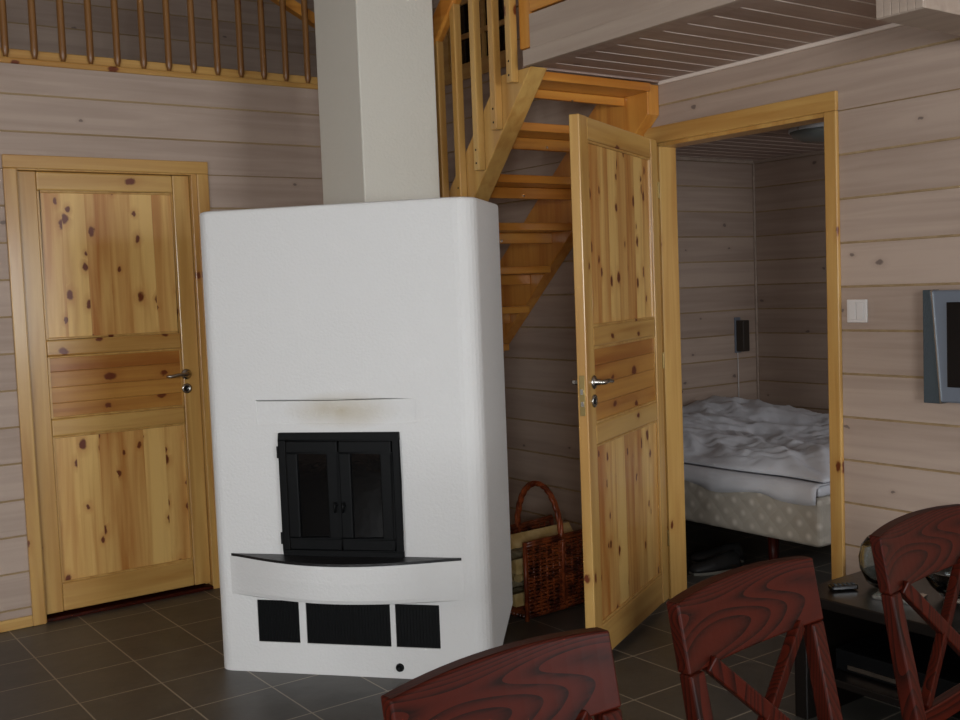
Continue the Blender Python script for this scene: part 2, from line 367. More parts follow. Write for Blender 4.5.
struct(m.obj('trim_1', 'fascia', bevel=.003))
struct(MB().box(2.716, 2.778, Y0, 3.425, 2.321, 2.3295).obj('trim_12', 'ceil'))
struct(MB().box(XR-.014, XR, Y0, 3.425, 2.314, CZ).obj('trim_2', 'ceil_groove', bevel=.003))
struct(MB().box(2.775, XR-.022, 3.41, 3.425, 2.322, CZ).obj('trim_3', 'ceil'))
m = MB(); m.box(5.846, 5.86, 4.886, 4.90, 0, 2.225); struct(m.obj('trim_4', 'fascia', bevel=.004))
m = MB(); m.box(XR+.09, 5.86, 4.885, 4.90, 2.225, 2.245); m.box(5.845, 5.86, .6, 4.90, 2.225, 2.245); struct(m.obj('trim_5', 'fascia'))
m = MB(); m.box(X0, 1.108, YL-.014, YL, 0, .05); m.box(2.052, XR-.014, YL-.014, YL, 0, .05)
struct(m.obj('baseboard_left', 'pine_X', bevel=.003))
m = MB(); m.box(XR-.014, XR, 3.52, YL, 0, .05); m.box(XR-.014, XR, Y0, 2.52, 0, .05); struct(m.obj('baseboard_right', 'pine_Y', bevel=.003))
# boxed beam under the low ceiling, near the camera side
m = MB(); m.box(2.885, XR, 1.78, 1.938, 2.2, CZ)
for i in range(6): m.box(2.879, 2.887, 1.783+i*.0255, 1.8075+i*.0255, 2.202, CZ)
struct(m.obj('trim_6', 'fascia', bevel=.002))
# windows behind the camera and in the bedroom, and the dark one beside the stairs
def window(name, along, fixed, a0, a1, z0, z1, cols=2, rows=1, mat='pine_', dark=False, t=.09, s=1):
    m = MB()
    def b(u0, u1, d0, d1, w0, w1):
        d0, d1 = sorted((fixed+s*d0, fixed+s*d1))
        m.box(*((u0, u1, d0, d1) if along == 'X' else (d0, d1, u0, u1)), w0, w1)
    for u0, u1, w0, w1 in ((a0-.05, a1+.05, z1, z1+.06), (a0-.05, a1+.05, z0-.06, z0), (a0-.05, a0, z0, z1), (a1, a1+.05, z0, z1)): b(u0, u1, -.015, .0, w0, w1)
    for u0, u1, w0, w1 in ((a0, a1, z1-.04, z1), (a0, a1, z0, z0+.04), (a0, a0+.04, z0+.04, z1-.04), (a1-.04, a1, z0+.04, z1-.04)): b(u0, u1, .03, .07, w0, w1)
    for i in range(1, cols): c = a0+(a1-a0)*i/cols; b(c-.014, c+.014, .03, .06, z0+.04, z1-.04)
    for i in range(1, rows): c = z0+(z1-z0)*i/rows; b(a0+.04, a1-.04, .032, .058, c-.014, c+.014)
    o = struct(m.obj(name, 'pine_'+('X' if along == 'X' else 'Y')))
    p = MB(); d = sorted((fixed+s*.043, fixed+s*.047)); p.box(*((a0+.03, a1-.03, d[0], d[1]) if along == 'X' else (d[0], d[1], a0+.03, a1-.03)), z0+.03, z1-.03)
    p.obj('pane', 'darkglass' if dark else 'pane', o)
window('window_1', 'Y', XR, 4.50, 5.04, 2.66, 3.60, 2, 5, dark=True)  # pane coloured near black to stand for the unlit room beyond
window('window_2', 'X', Y0, -2.8, -1.2, .85, 2.25, 2, 1, s=-1)
window('added_window', 'X', Y0, 1.6, 3.0, .85, 2.25, 2, 1, s=-1)  # added opening, out of view, for the lamp on the fireplace side
window('window_3', 'Y', X0, -.2, 1.4, .9, 2.2, 2, 1, s=-1)
window('window_4', 'X', .6, 4.0, 5.2, 1.0, 2.0, 2, 1, s=-1)

# ------------------------------------------------------------------ doors
def handle_set(parent, x, z, side, dirx):
    """lever handle + key rose on a leaf face; side = -1/+1 face direction in local y, dirx = lever direction"""
    rot = Matrix.Rotation(R(90), 3, 'X'); f = 0 if side < 0 else .040
    m = MB(); m.lathe([(0, 0), (.025, 0), (.027, .004), (.022, .009), (.012, .012), (.010, .03)], 20, (x, f, z), rot if side < 0 else Matrix.Rotation(R(-90), 3, 'X'))
    y = f+side*.042
    m.tube([(x, f+side*.012, z), (x, f+side*.038, z), (x+dirx*.012, y, z), (x+dirx*.05, y, z+.002), (x+dirx*.09, y, z-.004), (x+dirx*.112, y-side*.006, z-.002)], [.010, .010, .010, .009, .0085, .006], 10)
    m.obj('door_handle', 'steel', parent, smooth=True)
    m = MB(); m.lathe([(0, .001), (.012, .001), (.013, .006), (.024, .006), (.025, .0), ], 20, (x, f, z-.07), rot if side < 0 else Matrix.Rotation(R(-90), 3, 'X'))
    k = m.obj('keyhole_plate', 'steel', parent, smooth=True)
    ys = sorted((f+side*.0015, f+side*.009))
    MB().box(x-.003, x+.003, ys[0], ys[1], z-.082, z-.062).obj('keyhole', 'void', k)
def door_leaf(parent, W, z0=.03, z1=2.055):
    """leaf in local x 0..W, y 0..0.04 (y=0 is the room side)"""
    st = .082; rails = [(z0, z0+.13), (.845, .925), (1.215, 1.29), (z1-.085, z1)]
    m = MB(); m.box(0, st, 0, .04, z0, z1); m.obj('stile', 'pine_Z', parent, bevel=.004)
    m = MB(); m.box(W-st, W, 0, .04, z0, z1); m.obj('stile', 'pine_Z', parent, bevel=.004)
    for a, b in rails: MB().box(st+.0005, W-st-.0005, .001, .039, a, b).obj('rail', 'pine_X', parent, bevel=.007)
    for (a, b), kind in (((rails[0][1], rails[1][0]), 'v'), ((rails[1][1], rails[2][0]), 'h'), ((rails[2][1], rails[3][0]), 'v')):
        m = MB()
        if kind == 'v':
            n = 6; ww = (W-2*st)/n
            for i in range(n): m.box(st+ww*i, st+ww*(i+1), .013, .027, a-.004, b+.004)
            m.box(st-.004, W-st+.004, .016, .024, a-.004, b+.004)
            m.obj('upright_board_panel', 'panel_v', parent, bevel=0)
        else:
            n = 4; hh = (b-a)/n
            for i in range(n): m.box(st-.002, W-st+.002, .011, .029, a+hh*i+.0004, a+hh*(i+1)-.0004)
            m.box(st, W-st, .016, .024, a, b)
            m.obj('level_board_panel', 'panel_h', parent, bevel=.002)
    # moulding round every panel
    m = MB()
    for a, b in ((rails[0][1], rails[1][0]), (rails[1][1], rails[2][0]), (rails[2][1], rails[3][0])):
        for f0, f1 in ((.004, .014), (.026, .036)):
            m.box(st, st+.010, f0, f1, a, b); m.box(W-st-.010, W-st, f0, f1, a, b)
            m.box(st+.010, W-st-.010, f0, f1, a, a+.010); m.box(st+.010, W-st-.010, f0, f1, b-.010, b)
    m.obj('panel_moulding', 'pine_Z', parent, bevel=.004)
# left door: leaf hinged left, handle right
d1 = struct(empty('door_1', (1.172, YL+.022, 0)))
door_leaf(d1, .795)
handle_set(d1, .727, 1.085, -1, -1)
m = MB(); w0, w1, zt = 1.108, 2.054, 2.122
m.box(w0, DL[0], YL-.018, YL, 0, 2.062); m.box(DL[1], w1, YL-.018, YL, 0, 2.062); 
struct(MB().box(w0, w1, YL-.018, YL, 2.0622, zt).obj('trim_13', 'pine_X', bevel=.004))
struct(m.obj('trim_7', 'pine_Z', bevel=.004))
m = MB(); m.box(DL[0]-.001, DL[0]+.006, YL-.006, YL+.09, 0, 2.058); m.box(DL[1]-.026, DL[1]+.001, YL-.006, YL+.09, 0, 2.058); m.box(DL[0], DL[1], YL-.004, YL+.09, 2.056, 2.064)
m.box(DL[0], DL[1], YL+.064, YL+.09, 2.03, 2.06); m.box(DL[0], DL[0]+.02, YL+.064, YL+.09, 0, 2.06); m.box(DL[1]-.04, DL[1], YL+.064, YL+.09, 0, 2.06)
struct(m.obj('trim_8', 'pine_Z', bevel=.002))
struct(MB().box(DL[0], DL[1], YL-.004, YL+.09, 0, .016).obj('trim_9', 'mah_x', bevel=.004))
struct(MB().box(DL[0]-.2, DL[1]+.2, YL+.092, YL+.12, 0, 2.3).obj('dark_sheet_behind_door', 'void'))  # black sheet standing for the darkness behind the closed door
# bedroom door frame
m = MB(); y0c, y1c = DR[0]-.055, DR[1]+.068
m.box(XR-.018, XR, y0c, DR[0], 0, 2.062); m.box(XR-.018, XR, DR[1], y1c, 0, 2.062)
struct(MB().box(XR-.018, XR, y0c, y1c, 2.0622, 2.135).obj('trim_14', 'pine_Y', bevel=.004))
struct(m.obj('trim_10', 'pine_Z', bevel=.004))
m = MB(); m.box(XR-.006, XR+.10, DR[0]-.001, DR[0]+.004, 0, 2.058); m.box(XR-.006, XR+.10, DR[1]-.014, DR[1]+.001, 0, 2.058); m.box(XR-.006, XR+.10, DR[0], DR[1], 2.046, 2.063)
struct(m.obj('trim_11', 'pine_Z', bevel=.003))
hx, hy, fx, fy = 3.434, 3.402, 2.612, 2.975
ang = math.atan2(fy-hy, fx-hx); Wd = math.hypot(fx-hx, fy-hy)
d2 = struct(empty('door_2', (hx, hy, 0), ang))     # local x runs hinge -> free edge; visible face is local +y
# leaf local y range shifted so the visible (+y) face passes through the hinge line
ld = empty('door_leaf', (0, -.040, 0)); ld.parent = d2
door_leaf(ld, Wd, .025, 2.068)
handle_set(ld, Wd-.062, 1.085, 1, -1); handle_set(ld, Wd-.062, 1.085, -1, -1)
m = MB(); m.box(Wd-.0005, Wd+.002, .009, .030, .965, 1.115); lk = m.obj('lock_plate', 'brass', ld, bevel=.001)
m = MB(); m.box(Wd+.001, Wd+.008, .014, .025, 1.045, 1.065); m.box(Wd+.0015, Wd+.003, .014, .025, 1.0, 1.018); m.obj('latch', 'steel', lk)
for z in (.30, 1.10, 1.85): MB().tube([(.0, .043, z-.035), (.0, .043, z+.035)], .0045, 10).obj('hinge', 'brass', ld, smooth=False)

# ------------------------------------------------------------------ fireplace
FA = R(-49); fp = empty('fireplace', (1.552, 3.957, 0), FA)   # local x along front (left->right), local -y = toward room
tag(fp, 'white plastered corner fireplace with black iron doors and a curved hearth shelf', 'fireplace')
FW, FD, FH = 1.066, .435, 1.782
def rounded(pts, rads, n=7):
    out = []
    for i, p in enumerate(pts):
        p = Vector(p); a = Vector(pts[i-1]); b = Vector(pts[(i+1) % len(pts)]); r = rads[i]
        if r == 0: out.append(p); continue
        da, db = (a-p).normalized(), (b-p).normalized(); an = da.angle(db); t = r/math.tan(an/2)
        c = p+(da+db).normalized()*(r/math.sin(an/2)); s, e = p+da*t, p+db*t
        v0, v1 = s-c, e-c; th = v0.angle(v1)
        for k in range(n+1):
            q = k/n; out.append(c+(v0*math.sin((1-q)*th)+v1*math.sin(q*th))/math.sin(th))
    return out
plan = rounded([(-.024, 0), (FW, 0), (FW, FD), (.79, .70), (.50, .99), (.19, .72), (-.024, FD)], [.055, .075, .0, .0, 0, 0, 0])
b = MB()
def lay(z, s=0.0):
    return [b.bm.verts.new((p.x+(s if p.x < .5 else -s), p.y+(s if p.y < .2 else -s), z)) for p in plan]
def foot():      # the far right foot is cut back close to the floor
    return [b.bm.verts.new((p.x-(.05 if p.x > 1.0 and p.y > .3 else 0), p.y-(.06 if p.x > 1.0 and p.y > .3 else 0), 0)) for p in plan]
rings = [foot(), lay(.17), lay(FH-.012), lay(FH-.004, .003), lay(FH, .011)]
for A, B in zip(rings, rings[1:]):
    for k in range(len(A)): b.face([A[k], A[(k+1) % len(A)], B[(k+1) % len(A)], B[k]])
b.face(rings[0][::-1]); b.face(rings[-1])
body = b.obj('plaster_body', ['white', 'soot'], fp)
def cut(target, mb):
    c = mb.obj('cutter', 'soot'); c.parent = target.parent
    md = target.modifiers.new('b', 'BOOLEAN'); md.operation = 'DIFFERENCE'; md.object = c; md.solver = 'EXACT'
    bpy.context.view_layer.update(); dg = bpy.context.evaluated_depsgraph_get()
    me = bpy.data.meshes.new_from_object(target.evaluated_get(dg)); target.modifiers.clear(); target.data = me
    bpy.data.objects.remove(c, do_unlink=True)
# firebox, vent openings, slot and shallow wedge above the doors, foot chamfer at the right
c = MB(); c.box(.292, .748, -.1, .30, .475, .925); cut(body, c)
for a0, a1 in ((.150, .322), (.350, .688), (.708, .880)): c = MB(); c.box(a0, a1, -.1, .05, .120, .285); cut(body, c)
c = MB(); c.prism([(.19, -.01, 1.0535), (.50, -.01, 1.052), (.815, -.01, 1.0565), (.50, -.01, 1.0625), (.19, -.01, 1.0585)], (0, .05, 0)); cut(body, c)
c = MB(); c.prism([(.188, -.05, .967), (.188, -.05, 1.055), (.188, .0015, 1.055), (.188, .006, .967)], (.635, 0, 0)); cut(body, c)
for p in body.data.polygons:      # front face of the plaster carries the smoke stain
    if p.normal.y < -.9 and p.center.z > .2: p.material_index = 1
# curved hearth bulge below the doors
def arc(s0, s1, sag, n=24):
    h = (s1-s0)/2; r = (h*h+sag*sag)/(2*sag); cx = (s0+s1)/2; cy = r-sag; a = math.asin(h/r)
    return [(cx+r*math.sin(-a+2*a*i/n), cy-r*math.cos(-a+2*a*i/n)) for i in range(n+1)]
b = MB(); prs = [(.455, .93, .124), (.445, .93, .128), (.39, .93, .126), (.325, .93, .118), (.310, .93, .110), (.305, .93, .092), (.3045, .93, .004)]
rg = []
for z, wdt, sag in prs: rg.append([b.bm.verts.new((x, .0-sag*(1-((x-.513)/(wdt/2))**2+1e-9)**1.25 if abs(x-.513) < wdt/2-1e-4 else 0, z)) for x, y in arc(.513-wdt/2, .513+wdt/2, sag, 40)])
for A, B in zip(rg, rg[1:]):
    for k in range(len(A)-1): b.face([A[k], A[k+1], B[k+1], B[k]])
for rr in rg:
    pass
b.face(rg[0]); b.face(rg[-1][::-1])
b.face([r[0] for r in rg]+[]) if False else None
b.obj('curved_hearth_bulge', 'white', fp, smooth=False, bevel=0)
b = MB(); b.prism([(x, min(-.0005, -.132*max(0, 1-((x-.513)/.465)**2)**1.25), .4555) for x, y in arc(.513-.46, .513+.46, .128, 40)], (0, 0, .010)); b.obj('hearth_shelf', 'slate', fp, label if False else 0)
# iron doors
b = MB()
for q in ((.278, .756, .458, .486), (.278, .756, .905, .934), (.278, .306, .486, .905), (.728, .756, .486, .905)): b.box(q[0], q[1], -.016, .02, q[2], q[3])
b.obj('door_frame', 'iron', fp, bevel=.003)
for k, (a0, a1) in enumerate(((.308, .515), (.519, .726))):
    b = MB(); t = .046
    for q in ((a0, a1, .488, .488+t), (a0, a1, .903-t, .903), (a0, a0+t, .488+t, .903-t), (a1-t, a1, .488+t, .903-t)): b.box(q[0], q[1], -.02, .006, q[2], q[3])
    df = b.obj('iron_door', 'iron', fp, bevel=.005)
    b = MB(); b.box(a0+t-.004, a1-t+.004, -.009, -.004, .488+t-.004, .903-t+.004); b.obj('door_glass', 'darkglass', df)
    b = MB(); xh = a1-.014 if k == 0 else a0+.014; b.tube([(xh, -.02, .66), (xh, -.034, .66)], .006, 10); b.tube([(xh, -.034, .675), (xh, -.034, .635)], .004, 10); b.obj('door_knob', 'iron', df, smooth=True)
    if k: continue
    xh = a0-.034
    for z in (.53, .86): MB().tube([(xh, -.008, z-.022), (xh, -.008, z+.022)], .007, 10).obj('hinge', 'iron', df)
# vents
for a0, a1 in ((.150, .322), (.350, .688), (.708, .880)):
    b = MB(); b.box(a0+.0005, a1-.0005, .004, .014, .1205, .2845)
    n = int((a1-a0)/.012)
    for i in range(n): x = a0+.006+(a1-a0-.012)*i/(n-1); b.box(x-.0016, x+.0016, .002, .006, .126, .279)
    b.obj('ash_vent_grille', 'iron', fp)
b = MB(); rot = Matrix.Rotation(R(90), 3, 'X'); b.lathe([(0, .004), (.006, .004), (.008, .008), (.014, .008), (.0165, .0)], 20, (.718, 0, .042), rot); b.obj('damper_knob', 'iron', fp, smooth=True)
# chimney stands on it
ch = empty('chimney', (2.222, 3.866, FH)); tag(ch, 'square grey-white plastered chimney stack rising from behind the fireplace top', 'chimney')
MB().box(0, .372, 0, .368, 0, TOP-FH).obj('chimney_shaft', 'chimney', ch, bevel=.006)

# ------------------------------------------------------------------ stairs
st = empty('staircase', (2.69, 4.9, 0)); tag(st, 'open pine staircase climbing along the plank wall to the loft', 'staircase')
O = Vector((2.69, 4.9, 0))
def spart(mb, name, mat, parent=st, bevel=.004, smooth=False):
    bmesh.ops.translate(mb.bm, verts=mb.bm.verts, vec=-O); return mb.obj(name, mat, parent, bevel=bevel, smooth=smooth)
zt = 2.316
def stringer(x0, x1, lo, hi, cut_y=None):
    (ya, za), (yb, zb) = lo; s = (zb-za)/(yb-ya); (yc, zc), (yd, zd) = hi; s2 = (zd-zc)/(yd-yc)
    yl = ya+(zt-za)/s; yh = yc+(zt-zc)/s2
    yfl = ya+(0-za)/s; yfh = yc+(0-zc)/s2
    m = MB(); pts = [(x0, yl, zt), (x0, yh, zt), (x0, yfh, 0), (x0, yfl, 0)]
    if cut_y: pts = [(x0, cut_y, zt), (x0, yh, zt), (x0, yfh, 0), (x0, yfl, 0), (x0, cut_y, za+s*(cut_y-ya))]
    m.prism(pts, (x1-x0, 0, 0)); return m
spart(stringer(2.705, 2.792, ((3.369, 2.302), (3.76, 1.855)), ((3.51, 2.385), (3.905, 1.95)), None), 'stringer', 'pine_Z')
spart(stringer(3.415, 3.486, ((3.42, 2.195), (4.50, 1.225)), ((3.745, 2.30), (4.526, 1.615)), 3.432), 'stringer', 'stair_Z')
for k in range(0, 9):
    yb_, zb_ = 3.409+.181*k, 2.338-.197*k
    if k == 0: zb_ -= .022
    if zb_ < .15: break
    m = MB(); m.box(2.7925, 3.4145, yb_, yb_+.215, zb_-.036, zb_); t = spart(m, 'tread', 'stair_X')
    m = MB(); m.box(2.7925, 3.4145, yb_+.165, yb_+.187, zb_-(.074 if k == 0 else .088), zb_-.0365); spart(m, 'riser_strip', 'stair_X', t)
    m = MB(); m.box(3.0965, 3.1035, yb_+.158, yb_+.1645, zb_-.080, zb_-.070); spart(m, 'screw', 'steel', t, bevel=0)
# slats and handrail fixed to the room-side stringer
def hr(y): return 2.585-.93*(y-3.92)
for y, zb_ in ((3.452, 2.265), (3.567, 2.095), (3.697, 1.945), (3.837, 1.80), (3.975, 1.66), (4.11, 1.50), (4.25, 1.36)):
    m = MB(); m.box(2.668, 2.704, y-.018, y+.018, zb_, hr(y)+.02)
    sl = spart(m, 'newel_post' if y < 3.46 else 'baluster', 'pine_Z')
    for dz in (.03, .085):
        m = MB(); m.lathe([(0, .001), (.004, .001), (.005, 0)], 8, (2.668, y, zb_+dz), Matrix.Rotation(R(-90), 3, 'Y')); spart(m, 'screw', 'iron', sl, bevel=0)
m = MB(); m.beam((2.686, 3.435, hr(3.435)+.05), (2.686, 4.40, hr(4.40)+.05), .045, .10); spart(m, 'handrail', 'stair_Y', bevel=.012)

# ------------------------------------------------------------------ loft balustrades
def baluster_mb():
    m = MB(); m.lathe([(.009, .0), (.011, .012), (.0155, .024), (.0165, .05), (.0165, .80), (.012, .83)], 10); return m
bl = empty('loft_balustrade', (-.4, YL+.05, LZ)); tag(bl, 'pine balustrade with slim rods along the loft edge above the closed door', 'balustrade')
m = MB(); m.box(-1.2, 3.86, -.05, .03, 0, .030); m.obj('front_base_rail', 'baluster_rail' if False else 'pine_X', bl, bevel=.008)
m = MB(); m.box(-1.2, 3.86, -.02, .03, .030, .072); m.obj('back_base_rail', 'pine_X', bl, bevel=.004)
pb = baluster_mb().obj('baluster', 'baluster', bl, smooth=True); x = 1.158+.4-.1236*3; pb.location = (x, -.032, .030)
while True:
    x += .1236
    if x > 3.80: break
    c = pb.copy(); col.objects.link(c); c.parent = bl; c.location = (x, -.032, .030)
m = MB(); m.box(-1.2, 3.86, -.055, .0, .84, .90); m.obj('handrail', 'pine_X', bl, bevel=.012)
br = MB(); br.beam((-.35, 0, .30), (.36, 0, -.03-.0), .05, .055)
bo = br.obj('loft_stair_rail', 'stair_X', loc=None); bo.location = (2.62, 5.42, 2.93)
tag(bo, 'sloping pine handrail up in the loft behind the rods', 'handrail')
bs = empty('mezzanine_balustrade', (2.73, 3.35, LZ)); tag(bs, 'pine rail and rods on the edge of the low ceiling over the bedroom door', 'balustrade')
m = MB(); m.box(-.03, .05, -2.8, .0, 0, .075); m.obj('base_rail', 'stair_Y', bs, bevel=.006)
m = MB(); m.box(-.019, .045, .002, .082, -.130, .95); m.obj('end_post', 'stair_Z', bs, bevel=.006)
c0 = None
for k in range(12):
    c = pb.copy(); col.objects.link(c); c.parent = bs; c.location = (.01, -.14-.1236*k, .075)
m = MB(); m.box(-.02, .04, -2.8, .0, .90, .955); m.obj('handrail', 'pine_Y', bs, bevel=.012)

# ------------------------------------------------------------------ wall things on the right
sw = empty('light_switch', (XR, 2.437, 1.312)); tag(sw, 'white double light switch on the plank wall right of the bedroom doorway', 'light switch')
MB().box(-.009, 0, -.043, .043, -.043, .043).obj('switch_plate', 'plastic', sw, bevel=.003)
for a in (-.032, .001): MB().box(-.014, -.009, a, a+.031, -.032, .032).obj('rocker', 'plastic', sw, bevel=.002)
tv = empty('television', (XR, 1.80, 1.0)); tag(tv, 'silver-grey flat television mounted on the plank wall at the right edge', 'television')
T = MB(); T.box(-.115, -.055, -.32, .302, .005, .384); T.obj('casing', 'tvgrey', tv, bevel=.006)
T = MB(); T.box(-.055, -.001, -.12, .12, .10, .28); T.obj('wall_bracket', 'tvdark', tv)
T = MB(); T.prism([(-.1165, .302, .0), (-.1165, .302, .386), (-.1165, .276, .386), (-.1165, .236, .0)], (.06, 0, 0)); T.obj('speaker_grille', 'tvdark', tv, bevel=.002)
T = MB(); T.prism([(-.120, .236, .0), (-.120, .240, .0), (-.120, .270, .386), (-.120, .266, .386)], (.01, 0, 0)); T.obj('trim_strip', 'steel', tv)
T = MB(); T.box(-.1185, -.10, -.235, .214, .058, .344); T.obj('screen', 'screen', tv, bevel=.002)

# ------------------------------------------------------------------ log basket
bk = empty('log_basket', (3.015, 3.80, 0), R(2)); tag(bk, 'brown wicker log basket with an arched handle beside the fireplace', 'basket')
L_, Wb, Hb = .215, .155, .335   # half length, half width, height (x is long axis, ends open)
def weave(parent, y, flip):
    m = MB(); n = 22; rows = 19
    for r_ in range(rows):
        z = .022+r_*.0162
        pts = [(-L_+.01+(2*L_-.02)*i/(n*2), y+.0045*math.cos(math.pi*(i/2.0+r_)), z) for i in range(n*2+1)]
        m.tube(pts, .0078, 5)
    m.obj('woven_side', 'wicker', parent, smooth=True)
    s = MB()
    for i in range(n//2+1):
        x = -L_+.01+(2*L_-.02)*i/(n//2); s.tube([(x, y, .012), (x, y, Hb)], .0055, 6)
    s.obj('stakes', 'wicker_l', parent, smooth=True)
    s = MB()
    for dz, dy in ((0, .006), (0, -.006), (.010, 0)):
        s.tube([(-L_, y+dy, Hb-.006+dz+.012*abs(u)) for u in [0]]+[(L_*u, y+dy, Hb-.006+dz+.010*(u*u)) for u in (-.5, 0, .5, 1)], .008, 8)
    s.obj('rim', 'wicker', parent, smooth=True)
weave(bk, -Wb, 0); weave(bk, Wb, 1)
m = MB()
for i in range(14): yy = -Wb+.012+(2*Wb-.024)*i/13; m.tube([(-L_, yy, .012), (L_, yy, .012)], .010, 6)
m.obj('woven_bottom', 'wicker', bk, smooth=True)
for sx in (-1, 1):
    for sy in (-1, 1): MB().tube([(sx*L_, sy*Wb, 0), (sx*L_, sy*Wb, Hb+.01)], .0095, 8).obj('corner_post', 'wicker_l', bk, smooth=True)
m = MB()
for o_, ph in ((.007, 0), (.007, 2.1), (.007, 4.2)):
    pts = []
    for i in range(49):
        t = math.pi*i/48; yy = -Wb*math.cos(t); zz = .27+(.285)*math.sin(t)**.8 if 0 < i < 48 else .27
        if i < 1: zz = .05
        if i > 47: zz = .05
        a = i*.7+ph; pts.append((.0+o_*math.cos(a), yy+o_*math.sin(a)*.6, zz+o_*math.sin(a)*.6))
    m.tube(pts, .0095, 7)
m.obj('handle', 'wicker_l', bk, smooth=True)
# split logs lying in the basket along y? they stick out of the open end
logs = [(-.135+.075, .075, -.075), (.0, .070, -.005), (.0, .075, .075), (-.01, .150, -.05), (.0, .155, .035), (-.03, .225, -.06), (-.02, .235, .02), (.0, .225, .09), (-.04, .300, -.02)]
for i, (dx, z, y) in enumerate(logs):
    rr = .038+.004*((i*7) % 3); a0 = i*1.3; m = MB()
    pr = [(0, 0)]+[(rr*1.5*math.cos(a0+t*.33)-.0, rr*1.5*math.sin(a0+t*.33)) for t in range(5)]
    cx_ = sum(p[0] for p in pr)/6; cy_ = sum(p[1] for p in pr)/6
    x0 = -.275+.02*((i*5) % 4)
    m.prism([(x0, p[0]-cx_, p[1]-cy_) for p in pr], (.40, .0, 0))
    for f in m.bm.faces:
        f.normal_update()
        f.material_index = 1 if (abs(f.normal.x) > .9 or f.calc_area() > .42*rr*1.2) else 0
    o = m.obj('firewood_log', ['bark', 'logend'], None, bevel=.003)
    o.location = (3.06, 3.805+y, z+.004); o.rotation_euler = (0, 0, R(2))
    lay_ = 'bottom' if i < 3 else ('second' if i < 5 else ('third' if i < 8 else 'top'))
    side = {0: 'on its front side', 1: 'in its middle', 2: 'on its wall side', 3: 'toward its front', 4: 'toward the wall', 5: 'at its front', 6: 'in its middle', 7: 'against its wall side', 8: 'above all others'}[i]
    tag(o, 'pale birch log in the %s layer of the wicker basket, %s' % (lay_, side), 'firewood', 'split logs in the wicker basket')

# ------------------------------------------------------------------ bedroom
BX, BY, BT = 3.97, 2.985, .455
bed = empty('bed', (BX, BY, 0)); tag(bed, 'double bed with quilted beige box base seen through the open doorway', 'bed')
m = MB(); m.box(0, 1.45, 0, 1.86, .228, BT); m.obj('box_base', 'quilt', bed, bevel=.03, seg=4)
m = MB(); m.box(.01, 1.44, .01, 1.85, BT+.001, BT+.05); m.obj('mattress_topper', 'sheet', bed, bevel=.02, seg=3)
for x in (.12, 1.33):
    for y in (.36, 1.56): MB().lathe([(.020, 0), (.028, .225)], 14, (x, y, 0)).obj('leg', 'mah_z', bed, smooth=True)
from mathutils import noise as ns
def cloth(name, x0, x1, y0, y1, zf, n, parent=None):
    m = MB(); g = []
    for i in range(n+1):
        row = []
        for j in range(n+1):
            u, v = i/n, j/n; row.append(m.bm.verts.new((x0+(x1-x0)*u+(1-u)**3*(.05+.06*ns.noise(Vector((v*4, 3.3, 0)))+.015*math.sin(v*19)), y0+(y1-y0)*v, zf(u, v))))
        g.append(row)
    for i in range(n):
        for j in range(n): m.face([g[i][j], g[i+1][j], g[i+1][j+1], g[i][j+1]])
    o = m.obj(name, 'sheet', parent, smooth=True); s = o.modifiers.new('s', 'SOLIDIFY'); s.thickness = .014; s.offset = 1; return o
def ridge(x, y, s, seed):
    v = ns.noise(Vector((x*s, y*s, seed))); return 1-abs(v)*2.4
def zduvet(u, v):
    x, y = u*1.46, v*1.86
    e = min(u*1.0/.10, 1)*min((1-u)/.10, 1)*min(v/.08, 1)*min((1-v)/.06, 1)
    hump = .035+.055*max(0, min(1, (u-.05)*1.6))+.05*math.exp(-((v-.80)/.22)**2)-.02*math.exp(-((v-.45)/.16)**2)
    f = .040*ridge(x*1.4+.3*y, y*.35+x*.2, 2.2, 1.1)+.030*ridge(x*1.1-y*.55, y*.45, 5.0, 4.2)+.013*ridge(x*1.2-y*.3, y*.5+x*.3, 10.0, 9.2)+.006*ridge(x+y*.4, y*.6, 21.0, 5.2)
    return BT+.060+max(0.0, e)**.5*(hump*.9+f*.9)+(.0 if e > 0 else 0)
du = cloth('duvet', BX+.02, BX+1.42, BY+.02, BY+1.83, zduvet, 130); tag(du, 'rumpled white duvet heaped over the bed', 'duvet')
du.location = (0, 0, 0)
# sheet hanging slightly over the base edge
def edge_sheet():
    m = MB(); n = 60; rows = []
    for j in range(n+1):
        v = j/n; y = BY+.01+1.84*v; dr = .045+.035*ns.noise(Vector((v*6, 2.0, 0)))+.02*math.sin(v*23)
        row = [(BX+.12, y, BT+.056), (BX+.02, y, BT+.058), (BX-.010, y, BT+.045), (BX-.016-.004*math.sin(v*70), y, BT+.01), (BX-.014-.006*math.sin(v*60+1), y, BT-dr*.8+.01)]
        rows.append([m.bm.verts.new(p) for p in row])
    for A, B in zip(rows, rows[1:]):
        for k in range(4): m.face([A[k], A[k+1], B[k+1], B[k]])
    o = m.obj('bed_sheet', 'sheet', smooth=True); s = o.modifiers.new('s', 'SOLIDIFY'); s.thickness = .003
    tag(o, 'white bed sheet hanging a little over the edge of the quilted base', 'sheet')
edge_sheet()
wl = empty('reading_lamp', (5.665, 4.90, 1.05)); tag(wl, 'small dark wall lamp above the bed with a white cord hanging down', 'wall lamp')
m = MB(); m.box(-.035, .02, -.012, 0, -.10, .14); m.obj('wall_plate', 'tvgrey', wl, bevel=.003)
m = MB(); m.box(-.03, .035, -.075, -.012, -.09, .12); m.obj('lamp_shade', 'lampdark', wl, bevel=.006)
m = MB(); m.box(.036, .044, -.06, -.03, -.085, -.02); m.obj('chrome_switch', 'steel', wl)
m = MB(); m.tube([(-.01, -.006, -.10), (-.01, -.008, -.25), (-.012, -.008, -.45)], .004, 6); m.obj('cord', 'plastic', wl, smooth=True)
